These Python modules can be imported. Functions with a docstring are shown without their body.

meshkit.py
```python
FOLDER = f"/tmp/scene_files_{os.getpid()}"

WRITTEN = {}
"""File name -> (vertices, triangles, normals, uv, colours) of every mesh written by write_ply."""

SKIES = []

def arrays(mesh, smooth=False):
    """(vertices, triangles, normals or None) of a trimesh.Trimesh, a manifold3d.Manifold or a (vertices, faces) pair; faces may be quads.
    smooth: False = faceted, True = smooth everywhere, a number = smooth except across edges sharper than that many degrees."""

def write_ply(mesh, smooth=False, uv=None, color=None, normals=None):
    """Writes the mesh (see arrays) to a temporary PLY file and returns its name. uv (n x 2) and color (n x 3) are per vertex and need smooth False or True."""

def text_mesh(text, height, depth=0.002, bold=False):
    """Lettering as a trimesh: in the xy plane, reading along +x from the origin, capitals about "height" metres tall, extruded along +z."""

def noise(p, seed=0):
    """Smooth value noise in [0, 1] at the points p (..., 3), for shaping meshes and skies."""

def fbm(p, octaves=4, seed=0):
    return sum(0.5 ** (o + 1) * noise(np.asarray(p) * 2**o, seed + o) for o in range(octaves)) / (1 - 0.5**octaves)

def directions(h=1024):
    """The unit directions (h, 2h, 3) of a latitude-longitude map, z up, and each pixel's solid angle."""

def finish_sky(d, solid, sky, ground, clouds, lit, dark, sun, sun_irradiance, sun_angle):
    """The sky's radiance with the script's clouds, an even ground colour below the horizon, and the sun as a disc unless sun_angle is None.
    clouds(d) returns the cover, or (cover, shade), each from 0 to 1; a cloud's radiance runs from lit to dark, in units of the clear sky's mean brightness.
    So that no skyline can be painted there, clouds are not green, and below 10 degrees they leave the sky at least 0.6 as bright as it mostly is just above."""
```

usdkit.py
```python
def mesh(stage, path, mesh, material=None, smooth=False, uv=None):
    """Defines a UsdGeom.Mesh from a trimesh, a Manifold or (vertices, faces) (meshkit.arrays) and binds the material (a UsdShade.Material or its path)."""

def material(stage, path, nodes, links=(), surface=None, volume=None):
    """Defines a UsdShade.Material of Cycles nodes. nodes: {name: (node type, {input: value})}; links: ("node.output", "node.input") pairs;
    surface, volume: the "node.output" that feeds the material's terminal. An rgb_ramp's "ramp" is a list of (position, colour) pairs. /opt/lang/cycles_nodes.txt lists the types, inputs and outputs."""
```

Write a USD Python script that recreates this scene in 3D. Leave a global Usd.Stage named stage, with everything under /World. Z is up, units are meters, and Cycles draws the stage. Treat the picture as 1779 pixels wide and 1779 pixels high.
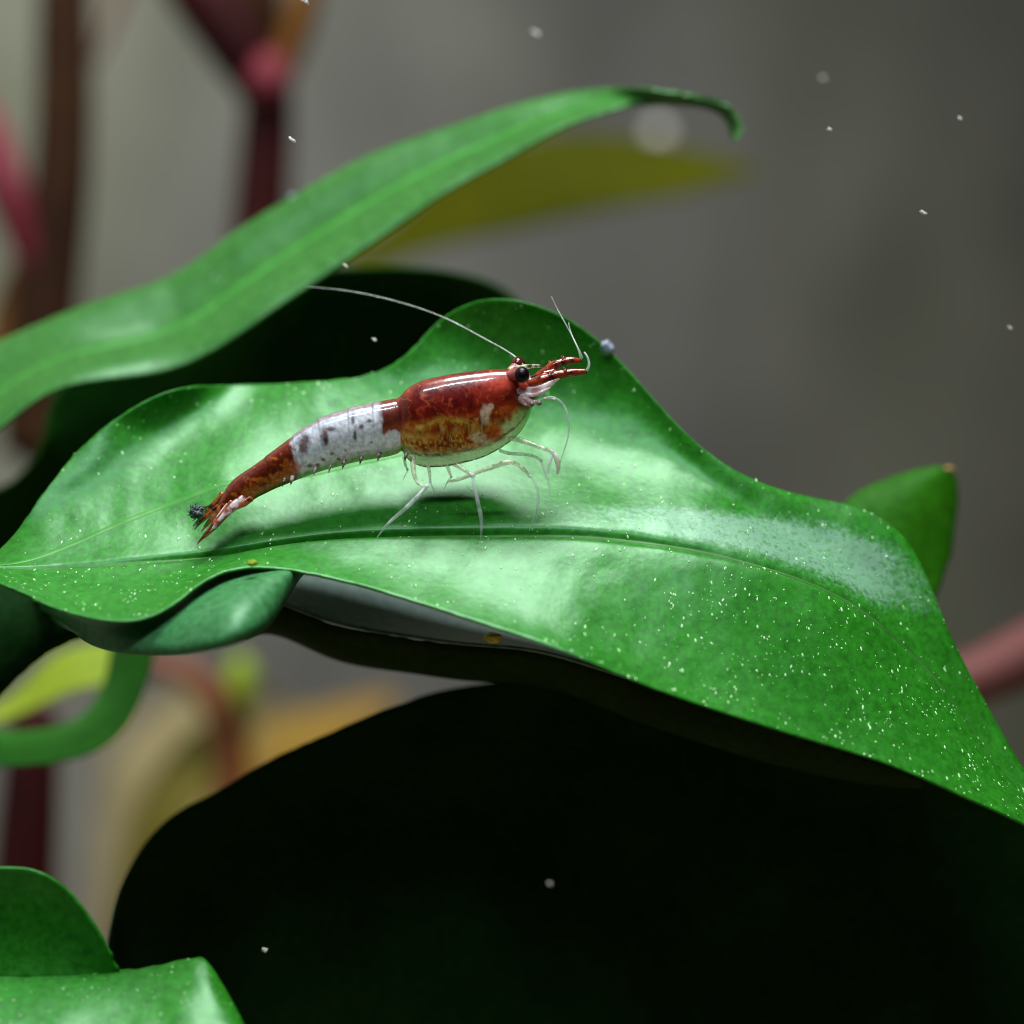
import math, random
import numpy as np
import trimesh
import usdkit
from scipy.interpolate import CubicSpline, PchipInterpolator
from pxr import Usd, UsdGeom, UsdLux, UsdShade, Gf, Sdf, Vt

stage = Usd.Stage.CreateInMemory()
UsdGeom.Xform.Define(stage, '/World')
S = 3.2e-5            # metres per reference unit in the plane of the shrimp
DIST = 0.2            # camera to shrimp, metres
Z0 = 0.10             # height of the camera over the tank floor
D = DIST / S
rng = np.random.default_rng(7)
random.seed(7)

# ---------------------------------------------------------------- camera
cam = UsdGeom.Camera.Define(stage, '/World/camera')
cam.CreateHorizontalApertureAttr(36.0)
cam.CreateVerticalApertureAttr(36.0)
cam.CreateFocalLengthAttr(36.0 * DIST / (1779 * S))
cam.CreateFStopAttr(16.0)
cam.CreateFocusDistanceAttr(DIST)
cam.CreateClippingRangeAttr(Gf.Vec2f(0.01, 10.0))
cam.CreateExposureAttr(0.0)
cam.AddTranslateOp().Set(Gf.Vec3d(0, -DIST, Z0))
cam.AddRotateXOp().Set(90.0)

# ---------------------------------------------------------------- the tank's lamp and an added fill light
def rect_light(name, pos, target, w, h, power, color):
    L = UsdLux.RectLight.Define(stage, '/World/' + name)
    L.CreateWidthAttr(w); L.CreateHeightAttr(h)
    L.CreateIntensityAttr(power); L.CreateColorAttr(Gf.Vec3f(*color))
    p, t = Gf.Vec3d(*pos), Gf.Vec3d(*target)
    m = Gf.Matrix4d(1).SetLookAt(p, t, Gf.Vec3d(0, 1, 0)).GetInverse()
    L.AddTransformOp().Set(m)
    return L
rect_light('tank_lamp', (0.005, -0.035, Z0 + 0.25), (0.0, 0.0, Z0), 0.12, 0.08, 39.0, (1.0, 0.99, 0.97))
rect_light('fill_light', (-0.03, -0.22, Z0 + 0.25), (0.0, 0.0, Z0), 0.20, 0.03, 36.0, (0.85, 0.93, 1.0))  # unseen fill added to brighten the shrimp's near flank

# ---------------------------------------------------------------- helpers
def P(px, py, d=0.0):
    """a place in the tank from where it is seen and how far behind the shrimp it stands"""
    k = (D + d) / D * S
    return np.stack([(np.asarray(px, float) - 889.5) * k, np.asarray(d, float) * S + 0 * k, Z0 - (np.asarray(py, float) - 889.5) * k], -1)

used = {}
def numbered(parent, name):
    k = used.get((parent, name), 0)
    used[(parent, name)] = k + 1
    return name if k == 0 else '%s_%03d' % (name, k)

class Thing:
    def __init__(self, name, label, cat, base, group=None, kind=None):
        self.path = '/World/' + numbered('/World', name)
        self.base = np.asarray(base, float)
        x = UsdGeom.Xform.Define(stage, self.path)
        x.AddTranslateOp().Set(Gf.Vec3d(*map(float, self.base)))
        p = self.prim = x.GetPrim()
        p.SetCustomDataByKey('label', label)
        p.SetCustomDataByKey('category', cat)
        if group: p.SetCustomDataByKey('group', group)
        if kind: p.SetCustomDataByKey('kind', kind)
    def part(self, name, mesh, mat, parent=None, label=None, smooth=True, kind=None, color=None, clear=None, film=None):
        v, f = (np.asarray(mesh[0], float), np.asarray(mesh[1], int)) if isinstance(mesh, tuple) else (np.array(mesh.vertices), np.array(mesh.faces))
        par = parent or self.path
        path = par + '/' + numbered(par, name)
        m = usdkit.mesh(stage, path, (v - self.base, f), mat, smooth)
        api = UsdGeom.PrimvarsAPI(m)
        if color is not None:
            api.CreatePrimvar('tint', Sdf.ValueTypeNames.Color3fArray, 'vertex').Set(Vt.Vec3fArray.FromNumpy(np.asarray(color, np.float32)))
        if clear is not None:
            api.CreatePrimvar('clear', Sdf.ValueTypeNames.FloatArray, 'vertex').Set(Vt.FloatArray.FromNumpy(np.asarray(clear, np.float32)))
        if film is not None:
            api.CreatePrimvar('film', Sdf.ValueTypeNames.FloatArray, 'vertex').Set(Vt.FloatArray.FromNumpy(np.asarray(film, np.float32)))
        if label: m.GetPrim().SetCustomDataByKey('label', label)
        if kind: m.GetPrim().SetCustomDataByKey('kind', kind)
        return path

def single(name, label, cat, mesh, mat, group=None, smooth=True):
    """a thing that is one mesh"""
    v, f = np.asarray(mesh[0], float), np.asarray(mesh[1], int)
    base = np.array([v[:, 0].mean(), v[:, 1].mean(), v[:, 2].min()])
    path = '/World/' + numbered('/World', name)
    m = usdkit.mesh(stage, path, (v - base, f), mat, smooth)
    m.AddTranslateOp().Set(Gf.Vec3d(*map(float, base)))
    p = m.GetPrim()
    p.SetCustomDataByKey('label', label); p.SetCustomDataByKey('category', cat)
    if group: p.SetCustomDataByKey('group', group)
    return m

def spline(pts, n, closed=False):
    p = np.asarray(pts, float)
    if len(p) == 2:
        t = np.linspace(0, 1, n)[:, None]
        return p[0] * (1 - t) + p[1] * t
    c = np.r_[0, np.cumsum(np.linalg.norm(np.diff(p, axis=0), axis=1) + 1e-9)]
    return CubicSpline(c, p, axis=0)(np.linspace(0, c[-1], n))

def tube_world(path, radii, sides=14, flat=1.0, flat_dir=(0, 1, 0)):
    """closed tapering tube along world points; flat scales the thickness along flat_dir"""
    p = np.asarray(path, float); r = np.asarray(radii, float)
    t = np.gradient(p, axis=0); t /= np.linalg.norm(t, axis=1, keepdims=True) + 1e-15
    fd = np.broadcast_to(np.asarray(flat_dir, float), t.shape)
    b = fd - (t * fd).sum(1, keepdims=True) * t
    bn = np.linalg.norm(b, axis=1, keepdims=True)
    b = np.where(bn > 1e-3, b / (bn + 1e-15), np.cross(t, [1.0, 0.0, 0.3]))
    a = np.cross(t, b); a /= np.linalg.norm(a, axis=1, keepdims=True) + 1e-15
    ang = np.arange(sides) * 2 * np.pi / sides
    v = p[:, None] + r[:, None, None] * (np.cos(ang)[None, :, None] * a[:, None] + flat * np.sin(ang)[None, :, None] * b[:, None])
    n = len(p)
    i, j = np.meshgrid(np.arange(n - 1), np.arange(sides), indexing='ij')
    q = np.stack([i * sides + j, i * sides + (j + 1) % sides, (i + 1) * sides + (j + 1) % sides, (i + 1) * sides + j], -1).reshape(-1, 4)
    f = np.vstack([q[:, [0, 1, 2]], q[:, [0, 2, 3]]])
    v = np.vstack([v.reshape(-1, 3), p[0] - t[0] * r[0] * 0.6, p[-1] + t[-1] * r[-1] * 0.6])
    e0, e1 = len(v) - 2, len(v) - 1
    k = np.arange(sides)
    cap0 = np.stack([np.full(sides, e0), (k + 1) % sides, k], 1)
    cap1 = np.stack([np.full(sides, e1), (n - 1) * sides + k, (n - 1) * sides + (k + 1) % sides], 1)
    return v, np.vstack([f, cap0, cap1])

def tube(pts, radii, n=40, sides=14, flat=1.0, flat_dir=(0, 1, 0)):
    """tube through (px, py, d) places; radii in reference units"""
    q = spline(pts, n)
    w = P(q[:, 0], q[:, 1], q[:, 2])
    r = np.interp(np.linspace(0, 1, n), np.linspace(0, 1, len(radii)), radii) * S * (D + q[:, 2]) / D
    return tube_world(w, r, sides, flat, flat_dir)

def join(*ms):
    vs, fs, n = [], [], 0
    for v, f in ms:
        vs.append(v); fs.append(np.asarray(f) + n); n += len(v)
    return np.vstack(vs), np.vstack(fs)

def hash3(p, seed=0):
    s = np.sin(p @ np.array([127.1, 311.7, 74.7]) + seed * 17.31) * 43758.5453
    return s - np.floor(s)
def vnoise(p, seed=0):
    p = np.asarray(p, float); i = np.floor(p); f = p - i; f = f * f * (3 - 2 * f)
    out = np.zeros(len(p))
    for dx in (0, 1):
        for dy in (0, 1):
            for dz in (0, 1):
                w = (f[:, 0] if dx else 1 - f[:, 0]) * (f[:, 1] if dy else 1 - f[:, 1]) * (f[:, 2] if dz else 1 - f[:, 2])
                out += w * hash3(i + np.array([dx, dy, dz]), seed)
    return out
def fbm(p, oct=4, seed=0):
    a, s, t = 0.5, 0.0, 0.0
    for k in range(oct):
        s = s + a * vnoise(p * 2.0 ** k, seed + k); t += a; a *= 0.55
    return s / t
def ellipsoid(c, rx, ry, rz, sub=2, lump=0.0, seed=0, rot=0.0):
    m = trimesh.creation.icosphere(sub, 1.0)
    v = np.array(m.vertices)
    if lump: v = v * (1 + lump * (fbm(v * 1.7 + seed * 3.1, 3, seed) - 0.5)[:, None] * 2)
    v = v * np.array([rx, ry, rz])
    if rot:
        cs, sn = math.cos(rot), math.sin(rot)
        v = v @ np.array([[cs, 0, sn], [0, 1, 0], [-sn, 0, cs]]).T
    return v + np.asarray(c), np.array(m.faces)
def blob(px, py, d, rx, ry, rd=None, **k):
    s = S * (D + d) / D
    return ellipsoid(P(px, py, d), rx * s, (rd or (rx + ry) / 2) * s, ry * s, **k)

# ---------------------------------------------------------------- materials
def M(name, nodes, links, surface):
    return usdkit.material(stage, '/World/Looks/' + name, nodes, links, surface=surface)

def leaf_mat(name, c1, c2, pale, rough=0.42, spec=0.5, trans=0.12, tcol=None, sheen_col=(0.30, 0.50, 0.41), coat=0.0):
    n = {
        'tc': ('texture_coordinate', {}),
        'big': ('noise_texture', {'scale': 150.0, 'detail': 4.0, 'roughness': 0.6}),
        'bigr': ('rgb_ramp', {'ramp': [(0.20, c1), (0.80, c2)]}),
        'cell': ('noise_texture', {'scale': 2300.0, 'detail': 3.0, 'roughness': 0.65}),
        'cellr': ('rgb_ramp', {'ramp': [(0.30, (0.62, 0.62, 0.62)), (0.55, (1.0, 1.0, 1.0)), (0.78, (1.35, 1.3, 1.35))]}),
        'mul': ('mix', {'mix_type': 'multiply', 'fac': 1.0}),
        'gloss_noise': ('noise_texture', {'scale': 700.0, 'detail': 5.0, 'roughness': 0.7}),
        'gloss_ramp': ('rgb_ramp', {'ramp': [(0.52, (0, 0, 0)), (0.90, (0.30, 0.30, 0.30))]}),  # pale noise in the base colour, standing for patchy gloss highlights
        'gloss_mixed': ('mix', {'color2': pale}),
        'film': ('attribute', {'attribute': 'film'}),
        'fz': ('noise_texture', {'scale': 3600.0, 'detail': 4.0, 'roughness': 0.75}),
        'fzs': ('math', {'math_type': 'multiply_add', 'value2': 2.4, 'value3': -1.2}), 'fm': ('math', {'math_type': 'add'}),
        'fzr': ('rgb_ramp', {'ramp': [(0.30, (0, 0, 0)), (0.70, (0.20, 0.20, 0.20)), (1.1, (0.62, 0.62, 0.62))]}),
        'sheened': ('mix', {'color2': sheen_col}),  # sheen tint mixed into the base colour
        'vor': ('voronoi_texture', {'scale': 2600.0}),
        'hm': ('math', {'math_type': 'add'}),
        'bump': ('bump', {'strength': 0.2, 'distance': 3e-5}),
        'rn': ('math', {'math_type': 'multiply_add', 'value2': 0.10, 'value3': rough - 0.05}),
        'p': ('principled_bsdf', {'specular_ior_level': spec, 'specular_tint': (0.60, 1.0, 0.74), 'coat_weight': coat, 'coat_roughness': 0.3}),
        't': ('translucent_bsdf', {'color': tcol or tuple(1.4 * x for x in c2)}),
        'out': ('mix_closure', {'fac': trans}),
    }
    l = [('tc.object', 'big.vector'), ('tc.object', 'cell.vector'), ('tc.object', 'gloss_noise.vector'), ('tc.object', 'fz.vector'), ('tc.object', 'vor.vector'),
         ('big.fac', 'bigr.fac'), ('cell.fac', 'cellr.fac'), ('bigr.color', 'mul.color1'), ('cellr.color', 'mul.color2'),
         ('gloss_noise.fac', 'gloss_ramp.fac'), ('gloss_ramp.color', 'gloss_mixed.fac'), ('mul.color', 'gloss_mixed.color1'),
         ('fz.fac', 'fzs.value1'), ('fzs.value', 'fm.value1'), ('film.fac', 'fm.value2'), ('fm.value', 'fzr.fac'), ('fzr.color', 'sheened.fac'), ('gloss_mixed.color', 'sheened.color1'),
         ('sheened.color', 'p.base_color'), ('vor.distance', 'hm.value1'), ('fz.fac', 'hm.value2'), ('hm.value', 'bump.height'), ('bump.normal', 'p.normal'),
         ('gloss_noise.fac', 'rn.value1'), ('rn.value', 'p.roughness'), ('p.BSDF', 'out.closure1'), ('t.BSDF', 'out.closure2')]
    return M(name, n, l, 'out.closure')

def soft_mat(name, c1, c2, scale=120.0, rough=0.5, spec=0.4, sss=0.0):
    n = {'tc': ('texture_coordinate', {}), 'n': ('noise_texture', {'scale': scale, 'detail': 4.0, 'roughness': 0.6}),
         'r': ('rgb_ramp', {'ramp': [(0.35, c1), (0.66, c2)]}),
         'b': ('bump', {'strength': 0.3, 'distance': 1e-4}),
         'p': ('principled_bsdf', {'roughness': rough, 'specular_ior_level': spec, 'subsurface_weight': sss, 'subsurface_scale': 0.0005})}
    return M(name, n, [('tc.object', 'n.vector'), ('n.fac', 'r.fac'), ('r.color', 'p.base_color'), ('n.fac', 'b.height'), ('b.normal', 'p.normal')], 'p.BSDF')

def glassy_mat(name, c1, c2, clear=0.5, rough=0.18, scale=1500.0, lo=0.4, hi=0.65):
    """translucent chitin: a cut-out mix whose share of clear shell varies"""
    n = {'tc': ('texture_coordinate', {}), 'n': ('noise_texture', {'scale': scale, 'detail': 3.0}),
         'r': ('rgb_ramp', {'ramp': [(lo, c1), (hi, c2)]}),
         'a': ('rgb_ramp', {'ramp': [(0.35, (clear,) * 3), (0.72, (clear * 0.45,) * 3)]}),
         'p': ('principled_bsdf', {'roughness': rough, 'specular_ior_level': 0.6, 'coat_weight': 0.5, 'coat_roughness': 0.1}),
         't': ('transparent_bsdf', {'color': (1, 1, 1)}), 'out': ('mix_closure', {})}
    return M(name, n, [('tc.object', 'n.vector'), ('n.fac', 'r.fac'), ('r.color', 'p.base_color'), ('n.fac', 'a.fac'), ('a.color', 'out.fac'), ('p.BSDF', 'out.closure1'), ('t.BSDF', 'out.closure2')], 'out.closure')

main_leaf_m = leaf_mat('main_leaf', (0.012, 0.150, 0.006), (0.028, 0.235, 0.014), (0.07, 0.30, 0.06), rough=0.36, spec=0.50)
upper_leaf_m = leaf_mat('upper_leaf', (0.026, 0.140, 0.018), (0.044, 0.19, 0.030), (0.08, 0.24, 0.08), rough=0.36, spec=0.46)
dark_leaf_m = leaf_mat('shaded_leaf', (0.0024, 0.014, 0.0020), (0.0065, 0.036, 0.0050), (0.006, 0.03, 0.005), rough=0.6, spec=0.06, trans=0.02)  # shade put into the base colour: leaf green taken near black
shade_leaf_m = leaf_mat('behind_leaf', (0.006, 0.045, 0.004), (0.012, 0.075, 0.008), (0.012, 0.06, 0.01), rough=0.6, spec=0.06, trans=0.02)  # leaf green darkened in the colour itself for the shadow over it
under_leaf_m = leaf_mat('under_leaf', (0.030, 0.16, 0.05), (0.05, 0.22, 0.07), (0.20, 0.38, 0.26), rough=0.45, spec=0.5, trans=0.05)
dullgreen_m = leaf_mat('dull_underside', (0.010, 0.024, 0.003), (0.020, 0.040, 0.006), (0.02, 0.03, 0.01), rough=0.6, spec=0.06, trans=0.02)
grey_sheen_m = leaf_mat('grey_sheen_leaf', (0.13, 0.19, 0.18), (0.18, 0.25, 0.24), (0.2, 0.28, 0.28), rough=0.4, spec=0.3, trans=0.02)  # reflected room light put into the base colour as grey blue
tip_leaf_m = leaf_mat('tip_leaf', (0.02, 0.13, 0.003), (0.035, 0.19, 0.005), (0.06, 0.2, 0.02), rough=0.5, spec=0.10, trans=0.35, tcol=(0.05, 0.28, 0.005))
olive_leaf_m = leaf_mat('olive_leaf', (0.050, 0.058, 0.001), (0.075, 0.078, 0.001), (0.07, 0.08, 0.002), rough=0.6, spec=0.03, trans=0.25, tcol=(0.09, 0.09, 0.001))
loop_leaf_m = leaf_mat('loop_leaf', (0.016, 0.16, 0.006), (0.03, 0.22, 0.01), (0.1, 0.3, 0.06), rough=0.5, spec=0.3, trans=0.08)
lime_m = leaf_mat('lime_leaf', (0.2574, 0.3762, 0.0198), (0.3366, 0.4554, 0.0297), (0.396, 0.495, 0.099), rough=0.5, spec=0.3, trans=0.2)
ochre_m = leaf_mat('ochre_leaf', (0.3, 0.165, 0.0225), (0.4125, 0.255, 0.0375), (0.4125, 0.3, 0.1125), rough=0.5, spec=0.25, trans=0.2)
olivedull_m = leaf_mat('dull_leaf', (0.112, 0.091, 0.014), (0.21, 0.175, 0.035), (0.21, 0.182, 0.07), rough=0.5, spec=0.25, trans=0.1)
vein_m = soft_mat('vein', (0.022, 0.20, 0.014), (0.045, 0.26, 0.032), 600.0, 0.4, 0.3)
midrib_m = soft_mat('midrib', (0.025, 0.10, 0.015), (0.06, 0.18, 0.045), 300.0, 0.5, 0.2)
speck_m = soft_mat('speck', (0.16, 0.46, 0.12), (0.50, 0.80, 0.45), 900.0, 0.25, 0.6)
stem_m = soft_mat('brown_stem', (0.0175, 0.0063, 0.0028), (0.042, 0.0175, 0.0063), 90.0, 0.55, 0.12)
maroon_m = soft_mat('maroon_stem', (0.021, 0.0028, 0.0035), (0.042, 0.0063, 0.0056), 90.0, 0.5, 0.12)
pink_m = soft_mat('pink_stem', (0.152, 0.0228, 0.0342), (0.209, 0.0494, 0.0646), 90.0, 0.5, 0.12)
orange_m = soft_mat('orange_stem', (0.12, 0.048, 0.01), (0.18, 0.088, 0.024), 90.0, 0.5, 0.12)
rosy_m = soft_mat('rosy_stem', (0.11, 0.035, 0.035), (0.17, 0.065, 0.058), 90.0, 0.5, 0.12)
mote_m = soft_mat('mote', (0.5, 0.48, 0.45), (0.8, 0.78, 0.74), 3000.0, 0.5)
bluemote_m = glassy_mat('bluish_mote', (0.22, 0.28, 0.38), (0.46, 0.52, 0.66), 0.35, 0.6, 1200.0)
yellow_m = soft_mat('yellow_dot', (0.50, 0.36, 0.02), (0.7, 0.52, 0.06), 2500.0, 0.45)
lump_m = soft_mat('dark_lump', (0.015, 0.03, 0.03), (0.10, 0.14, 0.14), 3500.0, 0.45)

# the pane behind the plants: dull grey, a little mottled
wall_m = M('tank_wall', {
    'tc': ('texture_coordinate', {}), 'a': ('noise_texture', {'scale': 45.0, 'detail': 3.0, 'roughness': 0.55}),
    'ar': ('rgb_ramp', {'ramp': [(0.30, (0.14, 0.142, 0.124)), (0.70, (0.36, 0.36, 0.322))]}),
    'b': ('noise_texture', {'scale': 7.0, 'detail': 2.0}),
    'br': ('rgb_ramp', {'ramp': [(0.40, (0.27, 0.29, 0.18)), (0.62, (0.19, 0.193, 0.190))]}),
    'm': ('mix', {'fac': 0.5}), 'p': ('principled_bsdf', {'roughness': 0.8, 'specular_ior_level': 0.1})},
    [('tc.object', 'a.vector'), ('tc.object', 'b.vector'), ('a.fac', 'ar.fac'), ('b.fac', 'br.fac'), ('ar.color', 'm.color1'), ('br.color', 'm.color2'), ('m.color', 'p.base_color')], 'p.BSDF')
floor_m = soft_mat('substrate', (0.16, 0.12, 0.06), (0.34, 0.28, 0.16), 300.0, 0.8, 0.2)

# ---------------------------------------------------------------- the setting
def structure(name, mesh, mat, label, cat):
    m = usdkit.mesh(stage, '/World/' + name, mesh, mat, False)
    p = m.GetPrim()
    p.SetCustomDataByKey('kind', 'structure'); p.SetCustomDataByKey('label', label); p.SetCustomDataByKey('category', cat)
wy = 0.20
b = trimesh.creation.box([0.9, 0.006, 0.46]); b.apply_translation([0, 0.003, 0.19])
b.apply_transform(trimesh.transformations.rotation_matrix(math.radians(57), [0, 0, 1])); b.apply_translation([0, wy, 0])
structure('wall', b, wall_m, 'dull grey mottled back pane of the tank far behind the leaves', 'tank wall')
gx, gy = np.meshgrid(np.linspace(-0.35, 0.35, 150), np.linspace(0, 1, 90), indexing='ij')
gy = -0.1 + gy * (wy + 0.1 + gx * math.tan(math.radians(57)) - 0.001)
gp = np.stack([gx.ravel(), gy.ravel(), np.zeros(gx.size)], 1)
gp[:, 2] = -0.012 + 0.006 * fbm(gp * 60, 4, 3) + 0.003 * fbm(gp * 300, 2, 5)
ii, jj = np.meshgrid(np.arange(149), np.arange(89), indexing='ij')
gf = np.stack([ii * 90 + jj, (ii + 1) * 90 + jj, (ii + 1) * 90 + jj + 1, ii * 90 + jj + 1], -1).reshape(-1, 4)
structure('ground', (gp, np.vstack([gf[:, [0, 1, 2]], gf[:, [0, 2, 3]]])), floor_m, 'pale brown gravelly substrate on the tank floor', 'substrate')

# ---------------------------------------------------------------- leaves
def surf(st, nu=160, nv=70):
    """a smooth sheet through stations of (px, py, d) rows; returns the grid of (px, py, d)"""
    A = np.asarray(st, float)
    cu = np.r_[0, np.cumsum(np.linalg.norm(np.diff(A, axis=0), axis=2).mean(1))]
    cv = np.r_[0, np.cumsum(np.linalg.norm(np.diff(A, axis=1), axis=2).mean(0))]
    k = CubicSpline if A.shape[0] > 2 else None
    G = (CubicSpline(cu, A, axis=0) if k else lambda t: A[0] + (A[1] - A[0]) * (t / cu[-1])[:, None, None])(np.linspace(0, cu[-1], nu))
    if A.shape[1] > 2:
        G = PchipInterpolator(cv, G, axis=1)(np.linspace(0, cv[-1], nv)) if A.shape[1] > 6 else CubicSpline(cv, G, axis=1)(np.linspace(0, cv[-1], nv))
    else:
        t = np.linspace(0, 1, nv)[None, :, None]
        G = G[:, :1] * (1 - t) + G[:, -1:] * t
    return G

def grid_normals(W):
    du = np.gradient(W, axis=0); dv = np.gradient(W, axis=1)
    n = np.cross(du, dv); n /= np.linalg.norm(n, axis=2, keepdims=True) + 1e-20
    if (n[..., 2] - n[..., 1]).sum() < 0: n = -n      # the face turned up and towards the lens
    return n

def solid(W, N, thick):
    """a blade with a rounded rim: the upper face is the grid, the lower lies thick below it"""
    nu, nv = W.shape[:2]
    u = np.linspace(0, 1, nu)[:, None]; v = np.linspace(0, 1, nv)[None, :]
    e = np.minimum(np.minimum(u, 1 - u) * nu, np.minimum(v, 1 - v) * nv)
    t = thick * np.clip(0.35 + 0.65 * np.sqrt(np.clip(e / 3.0, 0, 1)), 0, 1)
    dip = thick * 0.25 * (1 - np.sqrt(np.clip(e / 2.0, 0, 1)))
    top = (W - N * dip[..., None]).reshape(-1, 3); bot = (W - N * (t + dip)[..., None]).reshape(-1, 3)
    i, j = np.meshgrid(np.arange(nu - 1), np.arange(nv - 1), indexing='ij')
    q = np.stack([i * nv + j, (i + 1) * nv + j, (i + 1) * nv + j + 1, i * nv + j + 1], -1).reshape(-1, 4)
    n = nu * nv
    rim = np.r_[np.arange(nv), np.arange(1, nu) * nv + nv - 1, (nu - 1) * nv + np.arange(nv - 2, -1, -1), np.arange(nu - 2, 0, -1) * nv]
    r2 = np.roll(rim, -1)
    side = np.stack([rim, r2, r2 + n, rim + n], 1)
    allq = np.vstack([q, q[:, ::-1] + n, side])
    return np.vstack([top, bot]), np.vstack([allq[:, [0, 1, 2]], allq[:, [0, 2, 3]]])

def ripple(G, amp, scale, seed):
    g = G.copy(); sh = G.shape
    for jj, kk in ((0, 1), (-1, -2)):
        e = g[:, jj, :2] - g[:, kk, :2]; e /= np.linalg.norm(e, axis=1, keepdims=True) + 1e-9
        q = np.stack([g[:, jj, 0] / 22, g[:, jj, 1] / 22, np.zeros(sh[0])], 1)
        g[:, jj, :2] += e * ((fbm(q, 4, seed + 40) - 0.5) * 5)[:, None]
    flat = np.concatenate([G[..., :2].reshape(-1, 2) / scale, np.zeros((sh[0] * sh[1], 1))], 1)
    g[..., 2] += (fbm(flat, 3, seed).reshape(sh[:2]) - 0.5) * 2 * amp
    return g

def make_leaf(name, label, st, mat, base_at, thick=9, nu=160, nv=70, amp=6, scale=90, seed=1, cat='leaf', group=None, film=None, thing=None, part='blade', groove=None):
    G = ripple(surf(st, nu, nv), amp, scale, seed)
    W = P(G[..., 0], G[..., 1], G[..., 2]); N = grid_normals(W)
    if groove is not None:
        u = np.linspace(0, 1, nu)[:, None]; v = np.linspace(0, 1, nv)[None, :]
        W = W - N * (np.interp(u, groove[1], groove[2]) * np.exp(-np.abs((v - groove[0]) / groove[3]) ** 1.5))[..., None] * S
        N = grid_normals(W)
    t = thing or Thing(name, label, cat, P(*base_at), group)
    v, f = solid(W, N, thick * S)
    fl = np.zeros(len(v))
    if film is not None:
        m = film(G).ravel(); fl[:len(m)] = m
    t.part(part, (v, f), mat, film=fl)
    return t, G, W, N

def vein_on(t, W, N, iu0, iu1, jv, r, mat, name='vein', lift=0.25, n=120):
    """a rib that follows the blade; jv may drift from one row to another"""
    nu, nv = W.shape[:2]
    us = np.linspace(iu0, iu1, n) * (nu - 1); vs = np.linspace(jv[0], jv[-1], n) if len(jv) == 2 else np.interp(np.linspace(0, 1, n), np.linspace(0, 1, len(jv)), jv)
    vs = vs * (nv - 1)
    def at(A):
        a = np.clip(us.astype(int), 0, nu - 2); b = np.clip(vs.astype(int), 0, nv - 2); fu = (us - a)[:, None]; fv = (vs - b)[:, None]
        return A[a, b] * (1 - fu) * (1 - fv) + A[a + 1, b] * fu * (1 - fv) + A[a, b + 1] * (1 - fu) * fv + A[a + 1, b + 1] * fu * fv
    p, nn = at(W), at(N); rr = r * S * np.sin(np.linspace(0.25, math.pi - 0.12, n)) ** 0.5
    return t.part(name, tube_world(p + nn * lift * rr[:, None], rr, 12, 0.28, nn), mat)

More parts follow.
